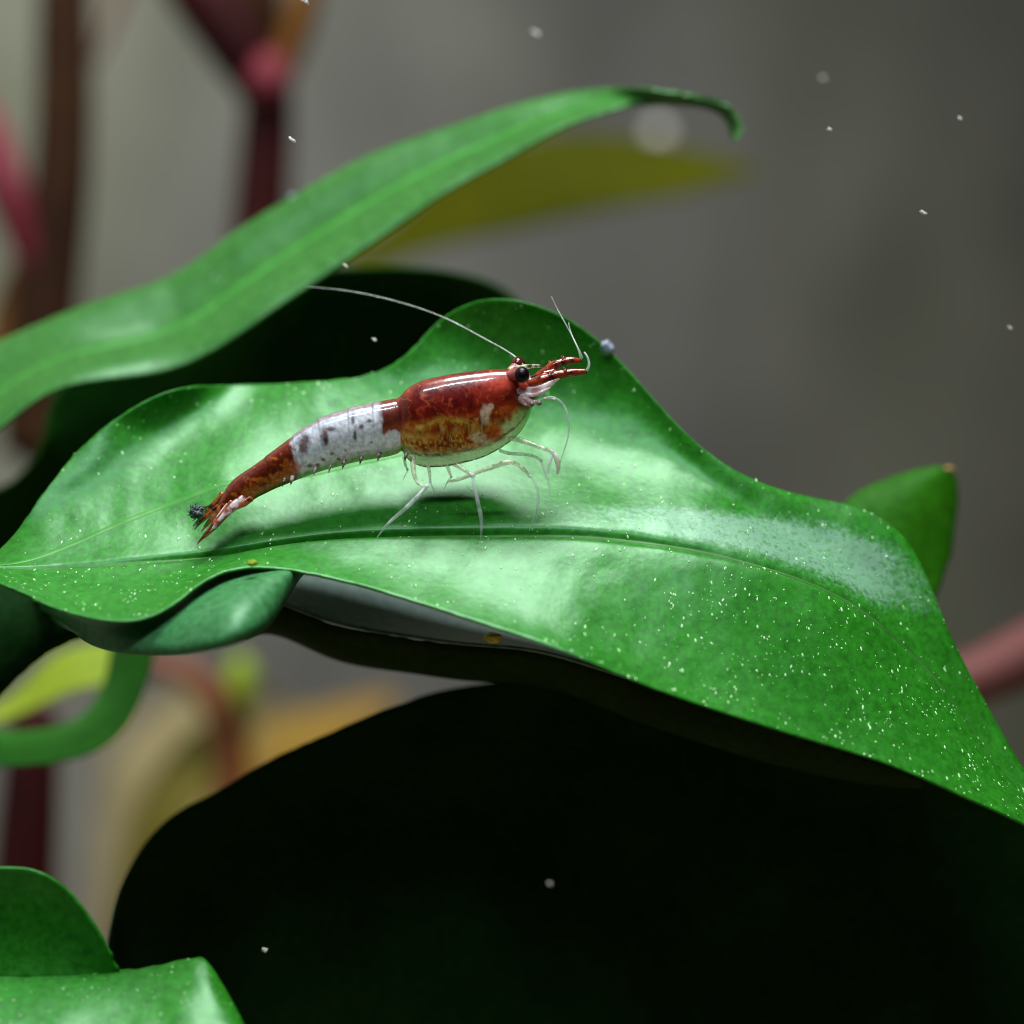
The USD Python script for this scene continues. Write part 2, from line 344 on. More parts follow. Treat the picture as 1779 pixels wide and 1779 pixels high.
def specks_on(t, W, N, n, dens, mat, rmin=1.2, rmax=2.6, long=1.8, seed=3, label=None):
    r = np.random.default_rng(seed); nu, nv = W.shape[:2]
    ico = trimesh.creation.icosphere(1, 1.0); V, F = np.array(ico.vertices), np.array(ico.faces)
    vs, fs, k, c = [], [], 0, 0
    area = np.linalg.norm(np.cross(np.gradient(W, axis=0), np.gradient(W, axis=1)), axis=2); area /= np.percentile(area, 97)
    while k < n and c < 60000:
        c += 1
        u, v = r.random(), r.random()
        if r.random() > dens(u, v) * area[min(int(u * (nu - 1)), nu - 2), min(int(v * (nv - 1)), nv - 2)]: continue
        i, j = min(int(u * (nu - 1)), nu - 2), min(int(v * (nv - 1)), nv - 2)
        fu, fv = u * (nu - 1) - i, v * (nv - 1) - j
        p = W[i, j] * (1 - fu) * (1 - fv) + W[i + 1, j] * fu * (1 - fv) + W[i, j + 1] * (1 - fu) * fv + W[i + 1, j + 1] * fu * fv
        nn = N[i, j]; sz = (rmin + (rmax - rmin) * r.random() ** 2.0) * S
        tz = np.array([0.25 * r.normal(), 0.1, 1.0]); tz -= tz @ nn * nn; tz /= np.linalg.norm(tz)
        sx = np.cross(tz, nn); l = 1 + (long - 1) * r.random()
        vs.append(p + nn * sz * 0.1 + (V[:, :1] * sx + V[:, 1:2] * l * tz + V[:, 2:] * nn * 0.6) * sz); fs.append(F + 42 * k); k += 1
    t.part('pale_speck', (np.vstack(vs), np.vstack(fs)), mat, kind='stuff', label=label)

# --- the broad leaf that carries the shrimp: rows run near edge, near half, midrib, far half, far lobe, far edge
near = [(-130, 985, -60), (0, 1011, -100), (90, 1052, -140), (200, 1078, -170), (285, 1060, -160), (355, 1010, -115), (430, 986, -80), (560, 1000, -85), (700, 1038, -120), (850, 1086, -160), (980, 1130, -180),
        (1100, 1180, -175), (1220, 1224, -160), (1330, 1260, -145), (1440, 1294, -125), (1530, 1322, -110), (1610, 1354, -95), (1680, 1386, -80), (1740, 1412, -60), (1800, 1440, -40), (1850, 1466, -10), (1930, 1510, 20)]
mid = [(-130, 972, -20), (0, 985, -15), (100, 985, -10), (230, 975, -10), (330, 966, 0), (400, 957, 0), (485, 942, 0), (610, 929, 0), (740, 925, 0), (880, 924, 0), (1000, 926, 0),
       (1110, 938, 0), (1220, 957, 0), (1330, 986, 5), (1420, 1018, 15), (1500, 1062, 30), (1570, 1122, 50), (1640, 1195, 60), (1705, 1285, 60), (1770, 1368, 50), (1835, 1430, 40), (1925, 1505, 40)]
far1 = [(-130, 966, 10), (0, 968, 30), (90, 905, 75), (210, 840, 120), (320, 810, 130), (405, 800, 125), (500, 800, 125), (620, 785, 130), (735, 765, 140), (840, 740, 165), (950, 745, 180),
        (1060, 765, 170), (1160, 800, 140), (1260, 862, 105), (1350, 912, 95), (1455, 958, 95), (1545, 1005, 100), (1622, 1082, 100), (1684, 1190, 95), (1748, 1310, 75), (1823, 1408, 55), (1923, 1501, 50)]
far2 = [(-130, 962, 40), (0, 960, 50), (84, 872, 95), (198, 775, 150), (313, 722, 200), (409, 710, 220), (512, 705, 205), (626, 695, 200), (718, 665, 205), (795, 615, 220), (895, 600, 215),
        (1010, 620, 205), (1110, 690, 180), (1205, 782, 135), (1302, 845, 115), (1415, 887, 120), (1518, 918, 130), (1596, 985, 125), (1655, 1110, 120), (1727, 1255, 95), (1808, 1382, 75), (1921, 1497, 60)]
far = [(-130, 958, 60), (0, 953, 65), (80, 850, 105), (190, 735, 160), (308, 678, 180), (410, 667, 260), (520, 663, 245), (632, 651, 225), (707, 614, 220), (765, 556, 215), (862, 521, 185),
       (985, 556, 180), (1082, 634, 185), (1172, 732, 150), (1272, 813, 125), (1390, 858, 140), (1500, 884, 150), (1580, 945, 140), (1640, 1076, 130), (1716, 1226, 110), (1796, 1362, 90), (1920, 1494, 65)]
st = [list(r) for r in zip(near, [tuple((np.array(a) * 0.52 + np.array(b) * 0.48) + np.array([0, 0, 8])) for a, b in zip(near, mid)], mid, far1, far2, far)]
def sheen_main(G):  # whitish sheen beside the midrib, painted into the blade's colour
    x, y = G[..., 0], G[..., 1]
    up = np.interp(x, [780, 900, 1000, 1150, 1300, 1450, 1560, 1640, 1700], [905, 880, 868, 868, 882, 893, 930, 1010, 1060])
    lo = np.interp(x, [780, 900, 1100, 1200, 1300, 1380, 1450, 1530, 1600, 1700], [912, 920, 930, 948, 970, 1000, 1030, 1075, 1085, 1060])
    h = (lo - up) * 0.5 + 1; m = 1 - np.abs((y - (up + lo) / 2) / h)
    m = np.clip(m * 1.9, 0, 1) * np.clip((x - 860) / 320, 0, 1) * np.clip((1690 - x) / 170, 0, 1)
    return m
_A = np.asarray(st, float); _cv = np.r_[0, np.cumsum(np.linalg.norm(np.diff(_A, axis=1), axis=2).mean(0))]; mv = _cv[2] / _cv[-1]
main_leaf, Gm, Wm, Nm = make_leaf('broad_leaf', 'broad wavy bright green leaf with the shrimp standing along its midrib', st, main_leaf_m, (-100, 972, 0), thick=7, nu=420, nv=240, amp=5, scale=110, seed=2, film=sheen_main, groove=(mv, [0, 0.15, 0.28, 0.45, 0.6, 0.75, 1], [2, 5, 14, 12, 4, 2, 1], 0.0115))
vein_on(main_leaf, Wm, Nm, 0.03, 0.95, (mv, mv), 3.4, midrib_m, 'midrib', -0.05, 260)
vein_on(main_leaf, Wm, Nm, 0.05, 0.42, (mv + 0.06, mv + 0.24, mv + 0.30), 7.0, vein_m, 'vein', -0.14, 200)
def dens(u, v):
    a = 0.22
    if v < mv: a = 0.26 + 0.34 * (u > 0.55) + 0.25 * (u < 0.25)
    if v < mv and 0.25 < u < 0.5: a = 0.22
    if v >= mv and u > 0.5: a = 0.20
    if v > 0.97 or v < 0.02: a = 0.5
    return a * (0.35 + 1.3 * (math.sin(u * 53 + v * 21) * math.sin(v * 47 - u * 13) > -0.1))
specks_on(main_leaf, Wm, Nm, 1500, dens, speck_m, 0.5, 2.0, 2.8, 5, 'tiny pale glinting specks scattered over the blade')

# --- the long leaf above it, crossing from the left to a hooked tip
lo_e = [(-140, 790, 180), (0, 745, 200), (90, 680, 215), (200, 657, 225), (300, 640, 235), (385, 600, 245), (465, 546, 255), (545, 492, 265), (610, 448, 270), (690, 394, 280), (775, 335, 285), (880, 277, 290), (980, 222, 290), (1057, 194, 285), (1133, 184, 280), (1203, 187, 275), (1247, 199, 265), (1262, 218, 255), (1268, 243, 245)]
up_e = [(-180, 630, 470), (-30, 600, 480), (70, 560, 490), (160, 524, 500), (245, 497, 500), (320, 463, 505), (405, 402, 510), (490, 350, 510), (555, 312, 510), (640, 268, 505), (720, 238, 500), (820, 205, 480), (935, 170, 450), (1040, 153, 400), (1133, 156, 350), (1210, 170, 320), (1262, 186, 300), (1283, 212, 285), (1276, 244, 270)]
st = []
for a, b_ in zip(lo_e, up_e):
    a, b_ = np.array(a, float), np.array(b_, float); a[2] += 220; b_[2] = a[2] + (b_[2] + 220 - a[2]) * 0.62 if a[0] < 1100 else a[2] - 45; w = np.linalg.norm(a[:2] - b_[:2])
    st.append([a, a * 0.75 + b_ * 0.25 + [0, 0, -0.02 * w], a * 0.5 + b_ * 0.5 + [0, 0.0, 0.10 * w], a * 0.25 + b_ * 0.75 + [0, 0, 0.0], b_])
upper, Gu, Wu, Nu_ = make_leaf('long_leaf', 'long green leaf slanting up to a hooked tip above the shrimp', st, upper_leaf_m, (-140, 720, 330), thick=7, nu=260, nv=90, amp=5, scale=150, seed=9)
vein_on(upper, Wu, Nu_, 0.02, 0.93, (0.42, 0.5, 0.5), 7, vein_m, 'midrib', -0.16, 200)
specks_on(upper, Wu, Nu_, 160, lambda u, v: 0.5, speck_m, 0.9, 1.8, 1.5, 8, 'faint pale specks on the blade')

# --- the leaf in its shade, with that shade put into its dark colour
st0 = [[(-120, 800, 380), (-100, 900, 330), (-80, 1010, 250)], [(0, 850, 400), (20, 905, 340), (30, 985, 250)], [(70, 780, 420), (100, 830, 350), (130, 900, 260)], [(95, 690, 450), (180, 720, 370), (240, 770, 280)],
      [(180, 600, 480), (270, 660, 400), (340, 720, 310)], [(330, 540, 500), (400, 620, 430), (450, 720, 340)], [(480, 480, 510), (540, 590, 450), (580, 700, 370)], [(620, 466, 510), (670, 560, 460), (700, 680, 390)],
      [(740, 468, 500), (770, 540, 470), (790, 640, 410)], [(820, 484, 490), (832, 535, 470), (840, 600, 430)], [(880, 515, 480), (884, 535, 470), (886, 560, 450)], [(905, 540, 470), (906, 545, 465), (907, 552, 460)]]
st = [[(x, y, 780 + 55 * k) for k, (x, y, d) in enumerate(r)] for r in st0]
make_leaf('shaded_leaf', 'leaf with shadow painted into its almost black colour between the long leaf and the broad leaf', st, shade_leaf_m, (-110, 900, 330), thick=12, nu=140, nv=60, amp=6, seed=4)

# --- the olive leaf far behind
st = [[(560, 470, 1500), (580, 490, 1450), (590, 505, 1400)], [(680, 385, 1500), (690, 415, 1450), (700, 445, 1400)], [(800, 290, 1500), (830, 350, 1440), (850, 408, 1400)], [(920, 240, 1500), (960, 310, 1440), (980, 378, 1400)],
      [(1060, 232, 1500), (1085, 300, 1450), (1100, 352, 1400)], [(1180, 252, 1500), (1195, 295, 1450), (1205, 330, 1400)], [(1265, 275, 1500), (1270, 292, 1460), (1275, 308, 1420)], [(1310, 288, 1500), (1311, 291, 1480), (1312, 295, 1460)]]
st = [[(x, y, d + 900) for x, y, d in r] for r in st]
make_leaf('olive_leaf', 'blurred olive yellow leaf behind the hooked tip of the long leaf', st, olive_leaf_m, (570, 485, 1450), thick=10, nu=80, nv=30, amp=5, seed=5)

# --- curled leaf whose rim shows under the broad leaf's near edge
st = [[(20, 1030, 330), (20, 1040, 320), (20, 1048, 310), (20, 1054, 310), (18, 1057, 330)], [(130, 1048, 100), (130, 1066, 70), (130, 1080, 50), (130, 1089, 50), (128, 1092, 80)], [(220, 1020, 40), (225, 1065, -60), (225, 1090, -115), (220, 1109, -125), (210, 1113, -50)],
      [(310, 1000, 20), (312, 1050, -105), (312, 1083, -160), (310, 1107, -178), (305, 1111, -80)], [(390, 985, 0), (398, 1030, -150), (402, 1064, -205), (402, 1089, -225), (395, 1093, -100)],
      [(450, 975, 0), (462, 1005, -110), (468, 1034, -150), (468, 1058, -165), (460, 1062, -60)], [(490, 965, 0), (502, 985, -60), (506, 1002, -80), (506, 1016, -80), (500, 1020, -20)], [(530, 955, 10), (534, 965, 0), (536, 972, 0), (536, 980, 5), (534, 984, 10)]]
make_leaf('curled_leaf', 'blue green curled leaf rim tucked beneath the near edge of the broad leaf', st, under_leaf_m, (60, 1020, 100), thick=9, nu=120, nv=50, amp=3, seed=6)
# dark leaf at the left below it
st = [[(-120, 990, 260), (-120, 1110, 230), (-120, 1300, 260)], [(-10, 1000, 260), (-10, 1110, 230), (-10, 1222, 240)], [(60, 1010, 260), (60, 1090, 230), (62, 1152, 240)], [(120, 1020, 250), (120, 1080, 220), (122, 1116, 230)], [(220, 1040, 240), (220, 1080, 220), (222, 1106, 225)], [(300, 1050, 230), (300, 1075, 225), (300, 1098, 228)]]
make_leaf('dark_leaf', 'leaf with shade painted into its very dark colour at the left under the broad leaf', st, dark_leaf_m, (-110, 1200, 250), thick=9, nu=70, nv=40, amp=4, seed=12)

# --- leaf seen edge-on under the middle, its grey-blue sheen put into the colour
st = [[(400, 1060, 190), (400, 1040, 180), (400, 1030, 150), (410, 1075, 160), (430, 1100, 230)], [(480, 1000, 330), (480, 1018, 240), (480, 1042, 140), (480, 1075, 160), (490, 1095, 260)], [(580, 1005, 330), (575, 1035, 240), (570, 1076, 120), (570, 1110, 150), (580, 1135, 260)],
      [(700, 1040, 320), (695, 1068, 230), (690, 1100, 100), (695, 1135, 140), (700, 1158, 250)], [(820, 1080, 310), (815, 1098, 220), (812, 1116, 90), (820, 1150, 120), (830, 1175, 230)], [(930, 1112, 300), (925, 1120, 200), (925, 1126, 80), (930, 1155, 110), (940, 1185, 200)], [(1050, 1150, 280), (1050, 1155, 180), (1050, 1160, 80), (1050, 1192, 110), (1055, 1225, 180)], [(1250, 1205, 280), (1250, 1212, 180), (1250, 1222, 80), (1250, 1262, 110), (1255, 1292, 180)], [(1450, 1275, 280), (1450, 1280, 180), (1450, 1288, 80), (1450, 1318, 110), (1455, 1345, 180)], [(1600, 1330, 280), (1600, 1334, 180), (1600, 1340, 100), (1600, 1352, 110), (1605, 1365, 160)]]
st_low = [r[2:] for r in st]; st = [r[:3] for r in st]
grey, *_ = make_leaf('grey_sheen_leaf', 'leaf with a grey blue sheen painted in, seen nearly edge-on below the middle of the broad leaf', st, grey_sheen_m, (410, 1070, 190), thick=8, nu=110, nv=60, amp=3, seed=7)
st_low = [[(r[0][0], r[0][1] + 4, r[0][2] + 12)] + [(x, y, d) for x, y, d in r[1:]] for r in st_low]
make_leaf('', '', st_low, dullgreen_m, None, thick=8, nu=110, nv=40, amp=3, seed=7, thing=grey, part='underside')

# --- large dark leaf filling the bottom
top = [(150, 1820), (185, 1690), (205, 1570), (240, 1490), (292, 1428), (370, 1383), (450, 1335), (525, 1298), (600, 1265), (690, 1228), (770, 1203), (850, 1190), (960, 1165), (1100, 1150), (1250, 1175), (1450, 1240), (1650, 1320), (1800, 1390), (1950, 1450)]
st = []
for k, (x, y) in enumerate(top):
    q = np.array([900 + (x - 900) * 0.75, 2050.0])
    st.append([(x, y, 60), (x * 0.92 + q[0] * 0.08, y * 0.92 + q[1] * 0.08, 95), (x * 0.6 + q[0] * 0.4, y * 0.6 + q[1] * 0.4, 170), (x * 0.25 + q[0] * 0.75, y * 0.25 + q[1] * 0.75, 240), (q[0], q[1], 300)])
st = [[(x, y, d + 260) for x, y, d in r] for r in st]
make_leaf('large_dark_leaf', 'large leaf with deep shade painted into its black green colour filling the bottom of the view', st, dark_leaf_m, (900, 2050, 300), thick=12, nu=160, nv=70, amp=10, scale=200, seed=8)

# --- foreground leaf at lower left: a standing far half and a lit near half
fg = Thing('folded_leaf', 'green folded leaf in the lower left corner with a pale lit lower half', 'leaf', P(-60, 1840, -200))
st = [[(-90, 1500, -150), (-90, 1590, -120), (-90, 1700, -125)], [(0, 1508, -150), (0, 1600, -120), (0, 1700, -125)], [(60, 1514, -150), (60, 1605, -120), (60, 1702, -125)], [(112, 1544, -148), (112, 1620, -122), (112, 1700, -125)], [(152, 1592, -145), (152, 1645, -125), (150, 1698, -125)], [(182, 1640, -140), (181, 1668, -130), (180, 1696, -125)], [(202, 1690, -124), (203, 1695, -121), (204, 1699, -118)]]
make_leaf('', '', st, main_leaf_m, None, thick=9, nu=90, nv=60, amp=4, seed=13, thing=fg)
st = [[(-90, 1692, -115), (-90, 1745, -190), (-90, 1850, -300)], [(0, 1692, -115), (0, 1745, -190), (0, 1850, -300)], [(100, 1692, -118), (100, 1745, -190), (100, 1850, -300)], [(195, 1686, -122), (200, 1742, -190), (205, 1850, -300)], [(270, 1676, -128), (275, 1738, -195), (280, 1850, -300)],
      [(325, 1664, -135), (333, 1730, -200), (345, 1850, -300)], [(357, 1666, -140), (366, 1735, -205), (385, 1850, -300)], [(380, 1695, -150), (392, 1752, -212), (415, 1850, -300)], [(404, 1738, -175), (415, 1782, -230), (435, 1850, -300)], [(430, 1790, -210), (438, 1812, -245), (450, 1850, -300)]]
_, Gfold, Wf, Nf = make_leaf('', '', st, main_leaf_m, None, thick=9, nu=110, nv=60, amp=5, seed=14, thing=fg)
specks_on(fg, Wf, Nf, 160, lambda u, v: 0.6, speck_m, 0.9, 2.0, 1.4, 15, 'pale specks on the lit half')

# --- leaf tip behind the right shoulder of the broad leaf
st = [[(1400, 1010, 420), (1540, 1040, 400), (1615, 1080, 420)], [(1440, 930, 440), (1560, 980, 420), (1636, 1015, 440)], [(1472, 868, 470), (1585, 915, 440), (1656, 950, 470)], [(1535, 832, 490), (1610, 865, 460), (1664, 885, 490)], [(1592, 814, 500), (1635, 830, 480), (1665, 845, 500)], [(1634, 808, 500), (1650, 815, 492), (1660, 823, 500)]]
tip, *_ = make_leaf('leaf_tip', 'small pointed green leaf tip behind the right shoulder of the broad leaf', st, tip_leaf_m, (1540, 1040, 420), thick=9, nu=70, nv=40, amp=4, seed=16)
tip.part('tip_scar', blob(1648, 815, 496, 10, 5, 4, sub=3, lump=0.35), soft_mat('browned_tip', (0.20, 0.12, 0.02), (0.42, 0.26, 0.05), 1500.0), label='yellow brown tip')

# --- looped leaf at the left edge
st = [[(-60, 1262, 520), (-60, 1290, 450), (-60, 1325, 400)], [(20, 1268, 520), (20, 1292, 450), (20, 1325, 400)], [(90, 1262, 520), (96, 1286, 450), (104, 1318, 400)], [(140, 1240, 520), (158, 1262, 450), (178, 1292, 400)], [(172, 1198, 520), (196, 1214, 460), (226, 1240, 410)], [(186, 1150, 510), (214, 1162, 460), (252, 1176, 420)], [(192, 1105, 500), (224, 1108, 460), (268, 1112, 430)], [(194, 1050, 490), (226, 1050, 460), (274, 1050, 440)]]
st = [[(x, y, 720 + 1.6 * (d - 450)) for x, y, d in r] for r in st]
make_leaf('looped_leaf', 'bright green leaf rim curving in a loop at the left edge', st, loop_leaf_m, (-60, 1290, 450), thick=14, nu=90, nv=40, amp=3, seed=17)
st = [[(-60, 1230, 1250), (-60, 1260, 1150)], [(30, 1195, 1250), (40, 1235, 1150)], [(90, 1140, 1250), (110, 1205, 1150)], [(140, 1118, 1250), (165, 1190, 1150)], [(190, 1112, 1250), (220, 1180, 1150)], [(230, 1110, 1250), (240, 1150, 1150)]]
make_leaf('lime_leaf', 'blurred lime yellow leaf inside the loop at the left edge', st, lime_m, (-60, 1250, 1200), thick=10, nu=50, nv=20, amp=3, seed=18)

# ---------------------------------------------------------------- blurred plants behind
t = Thing('plant_stem', 'dark brown vertical plant stem at the far left', 'plant stem', P(75, 760, 2400))
t.part('stem', tube([(118, -120, 2400), (112, 100, 2400), (106, 300, 2400), (88, 450, 2400), (74, 580, 2400), (66, 780, 2400)], [44, 48, 50, 56, 60, 64], 60, 24), stem_m)
t.part('side_shoot', tube([(-70, 150, 2350), (-30, 220, 2340), (4, 310, 2330), (30, 390, 2340), (62, 490, 2380)], [24, 40, 40, 28, 22], 40, 20), pink_m, label='pinkish side shoot')
t.part('side_shoot', tube([(50, 440, 2450), (24, 500, 2450), (4, 580, 2450), (-20, 680, 2450)], [16, 26, 32, 34], 40, 20), orange_m, label='orange brown side shoot')
t.part('twig', tube([(225, -60, 2700), (190, 40, 2700), (160, 110, 2700)], [10, 9, 5], 20, 12), rosy_m)
t = Thing('plant_stem', 'maroon forked stem with a pink node at the top centre left', 'plant stem', P(445, 430, 2300))
t.part('stem', tube([(466, 120, 2300), (464, 200, 2300), (458, 300, 2300), (446, 460, 2300)], [40, 46, 48, 50], 40, 24), maroon_m)
t.part('branch', tube([(310, -90, 2300), (370, 10, 2290), (430, 110, 2285), (462, 190, 2300)], [60, 62, 54, 32], 40, 20), maroon_m)
t.part('branch', tube([(430, -100, 2320), (440, 20, 2310), (458, 130, 2310)], [58, 52, 36], 40, 20), stem_m, label='dark brown middle branch')
t.part('branch', tube([(545, -100, 2260), (525, 10, 2250), (490, 120, 2260)], [28, 30, 26], 40, 20), orange_m, label='orange brown right branch')
t.part('node', blob(468, 138, 2230, 40, 48, 40, sub=3, lump=0.12, seed=2), pink_m, label='bright pink node')
t = Thing('plant_stem', 'rosy stem leaving the frame at the right edge', 'plant stem', P(1690, 1175, 1500))
t.part('stem', tube([(1640, 1195, 1500), (1710, 1172, 1500), (1780, 1140, 1500), (1860, 1100, 1500)], [46, 50, 54, 58], 40, 24), rosy_m)
t = Thing('plant_stem', 'reddish brown stem with a lime bud in the gap under the leaves', 'plant stem', P(390, 1420, 2500))
t.part('stem', tube([(230, 1150, 2500), (300, 1160, 2500), (360, 1200, 2500), (398, 1280, 2500), (385, 1430, 2500)], [20, 26, 30, 30, 32], 50, 20), soft_mat('redbrown_stem', (0.12, 0.035, 0.012), (0.22, 0.07, 0.02), 90.0))
t.part('bud', blob(418, 1182, 2420, 27, 46, 27, sub=3, lump=0.1, seed=4), lime_m, label='lime green bud')
t = Thing('plant_stem', 'wide dark maroon stem at the left edge below the looped leaf', 'plant stem', P(40, 1760, 1900))
t.part('stem', tube([(60, 1240, 1900), (50, 1400, 1900), (40, 1560, 1900), (40, 1780, 1900)], [44, 54, 58, 60], 40, 24), maroon_m)
st = [[(420, 1350, 2300), (440, 1375, 2200)], [(460, 1270, 2300), (490, 1330, 2200)], [(540, 1236, 2300), (570, 1300, 2200)], [(620, 1216, 2300), (640, 1262, 2200)], [(680, 1205, 2300), (690, 1230, 2200)]]
st = [[(x, y, d + 1300) for x, y, d in r] for r in st]
make_leaf('golden_leaf', 'blurred golden leaf in the gap above the large dark leaf', st, ochre_m, (420, 1360, 2250), thick=10, nu=50, nv=20, amp=4, seed=21)
st = [[(190, 1640, 2600), (270, 1680, 2500)], [(205, 1500, 2600), (290, 1530, 2500)], [(240, 1390, 2600), (330, 1420, 2500)], [(290, 1310, 2600), (390, 1350, 2500)], [(350, 1255, 2600), (430, 1290, 2500)], [(400, 1220, 2600), (440, 1240, 2500)]]
make_leaf('drab_leaf', 'blurred drab olive leaf rising in the gap beside the maroon stem', st, olivedull_m, (220, 1660, 2550), thick=10, nu=60, nv=20, amp=6, seed=22)

t = Thing('plant_stem', 'dim olive brown stem in the gap between the beige leaf and the large dark leaf', 'plant stem', P(230, 1700, 2900))
t.part('stem', tube([(300, 1330, 2900), (272, 1420, 2900), (244, 1540, 2900), (230, 1720, 2900)], [14, 26, 32, 34], 40, 20), soft_mat('olive_stem', (0.05, 0.04, 0.008), (0.13, 0.10, 0.02), 90.0, 0.6, 0.1))
beige_m = leaf_mat('beige_leaf', (0.26, 0.21, 0.10), (0.52, 0.44, 0.22), (0.5, 0.42, 0.24), rough=0.6, spec=0.1, trans=0.1)
st = [[(90, 1760, 3500), (330, 1760, 3300)], [(110, 1600, 3500), (400, 1590, 3300)], [(150, 1420, 3500), (470, 1400, 3300)], [(210, 1290, 3500), (520, 1290, 3300)], [(290, 1215, 3500), (500, 1225, 3300)], [(370, 1190, 3500), (440, 1195, 3300)]]
st = [[(x, y, d + 900) for x, y, d in r] for r in st]
make_leaf('beige_leaf', 'strongly blurred beige leaf farthest back in the gap above the large dark leaf', st, beige_m, (200, 1760, 3400), thick=10, nu=60, nv=20, amp=8, seed=23)

# ---------------------------------------------------------------- the shrimp
LEN = [  # top outline, bottom outline, width share, from tail to face
    ((368, 882), (374, 893), 0.9), ((385, 861), (404, 886), 0.85), ((397, 845), (428, 878), 0.75), ((408, 833), (442, 867), 0.70), ((440, 810), (463, 856), 0.64), ((475, 784), (492, 843), 0.62),
    ((505, 761), (520, 832), 0.62), ((535, 740), (553, 820), 0.62), ((563, 725), (577, 813), 0.62), ((592, 715), (600, 807), 0.62), ((625, 706), (630, 800), 0.62), ((655, 700), (662, 795), 0.62), ((682, 694), (690, 788), 0.62),
    ((693, 690), (698, 784), 0.60), ((704, 679), (704, 793), 0.58), ((716, 669), (718, 805), 0.56), ((736, 660), (742, 812), 0.55), ((765, 653), (770, 811), 0.54), ((800, 647), (803, 805), 0.54), ((835, 643), (838, 795), 0.54),
    ((862, 641), (868, 780), 0.54), ((883, 641), (894, 761), 0.55), ((897, 648), (911, 741), 0.58), ((904, 655), (920, 722), 0.60), ((912, 659), (925, 706), 0.62), ((922, 660), (930, 697), 0.66), ((934, 658), (939, 687), 0.7), ((943, 657), (946, 678), 0.7), ((949, 659), (951, 671), 0.7)]
NS, NT = 640, 220
T = np.array([a for a, b_, w in LEN], float); B = np.array([b_ for a, b_, w in LEN], float); Wd = np.array([w for a, b_, w in LEN], float)
C = (T + B) / 2
cp = np.r_[0, np.cumsum(np.linalg.norm(np.diff(C, axis=0), axis=1))]
uu = np.linspace(0, cp[-1], NS)
Ti, Bi, Wi = PchipInterpolator(cp, T)(uu), PchipInterpolator(cp, B)(uu), PchipInterpolator(cp, Wd)(uu)
ROLL = math.radians(20)
th = np.linspace(0, 2 * np.pi, NT, endpoint=False)     # 0 = back, pi = belly
E = (Ti - Bi) / 2; Ci = (Ti + Bi) / 2; hh = np.linalg.norm(E, axis=1); eu = E / hh[:, None]
hw = hh * Wi
# overlapping rings of the tail: each grows backwards and steps down onto the next
xs = Ci[:, 0]
joints = [405, 470, 515, 560, 607, 650, 690]
ring = np.zeros(NS); scal = np.zeros(NS)
for a, b_ in zip(joints[:-1], joints[1:]):
    m = (xs >= a) & (xs < b_); q = (xs - a) / (b_ - a)
    ring[m] = 0.048 * (1 - q[m]) ** 0.7; scal[m] = np.sin(np.pi * q[m]) ** 0.6
ring[xs > 690] = -0.02 * np.exp(-(xs[xs > 690] - 690) / 6)
from scipy.ndimage import gaussian_filter1d
ring = gaussian_filter1d(ring, 1.2); scal = gaussian_filter1d(scal, 2)
cphi, sphi = np.cos(th), np.sin(th)
sup = np.where(cphi > 0, 2.25, 3.6)
cx = np.sign(cphi) * np.abs(cphi) ** (2 / sup); sx = np.sign(sphi) * np.abs(sphi) ** (2 / sup)
up_amt = hh[:, None] / 0.965 * cx[None] * (1 + ring[:, None]) - ((scal[:, None] - 0.35) * 6.5 * np.clip(-cphi[None] - 0.15, 0, 1) ** 1.2)
carap = np.clip((xs - 695) / 30, 0, 1)[:, None]
wid = hw[:, None] * sx[None] * (1 + ring[:, None]) * (1 - 0.16 * carap * np.clip(cphi[None], 0, 1) ** 2 + 0.10 * carap * np.clip(-cphi[None] + 0.25, 0, 1) * np.clip(cphi[None] + 0.95, 0, 1))
ca, sa = math.cos(ROLL), math.sin(ROLL)
oy = up_amt * ca - wid * sa          # along the picture's 'up' of the body (the near side sits lower)
oy = np.where(oy < 0, oy * (hh / np.max(-(up_amt * ca - wid * sa), axis=1))[:, None] ** 0.9, oy)
od = -(up_amt * sa) - wid * ca       # towards the lens is negative; th in (0, pi) is the near flank
sign = 1
X = Ci[:, None, 0] + eu[:, None, 0] * oy; Y = Ci[:, None, 1] + eu[:, None, 1] * oy
Dd = od * 1.0
# grain of the shell
pp = np.stack([X.ravel() / 9, Y.ravel() / 9, Dd.ravel() / 9], 1)
bumpy = (fbm(pp, 3, 31) - 0.5).reshape(X.shape) * 0.9
Dd = Dd - bumpy * sx[None]
h = np.broadcast_to(cx[None], X.shape)                     # 1 back .. -1 belly
# pattern coordinates that are the same on both flanks
U = np.broadcast_to(xs[:, None], X.shape)
bodyY = Ci[:, None, 1] - hh[:, None] * h
PX = Ci[:, None, 0] + E[:, None, 0] * h; PY = Ci[:, None, 1] + E[:, None, 1] * h
def lerp(a, b_, m): return a * (1 - m[..., None]) + b_ * m[..., None]
def sm(x, a, b_): q = np.clip((x - a) / (b_ - a), 0, 1); return q * q * (3 - 2 * q)
def N2(sc, seed, oct=4): return fbm(np.stack([PX.ravel() / sc, PY.ravel() / sc, Dd.ravel() / sc * 0.7], 1), oct, seed).reshape(X.shape)
def spot(x, y, rx, ry, soft=0.35, seed=0, jag=0.6):
    q = np.sqrt(((PX - x) / rx) ** 2 + ((PY - y) / ry) ** 2) + (N2(5, 50 + seed, 3) - 0.5) * jag
    return 1 - sm(q, 1 - soft, 1 + soft)
c = lambda *a: np.array(a, float)
col = np.zeros(X.shape + (3,)); clear = np.zeros(X.shape)
n1, n2, n3 = N2(26, 1), N2(9, 2), N2(4, 3, 3)
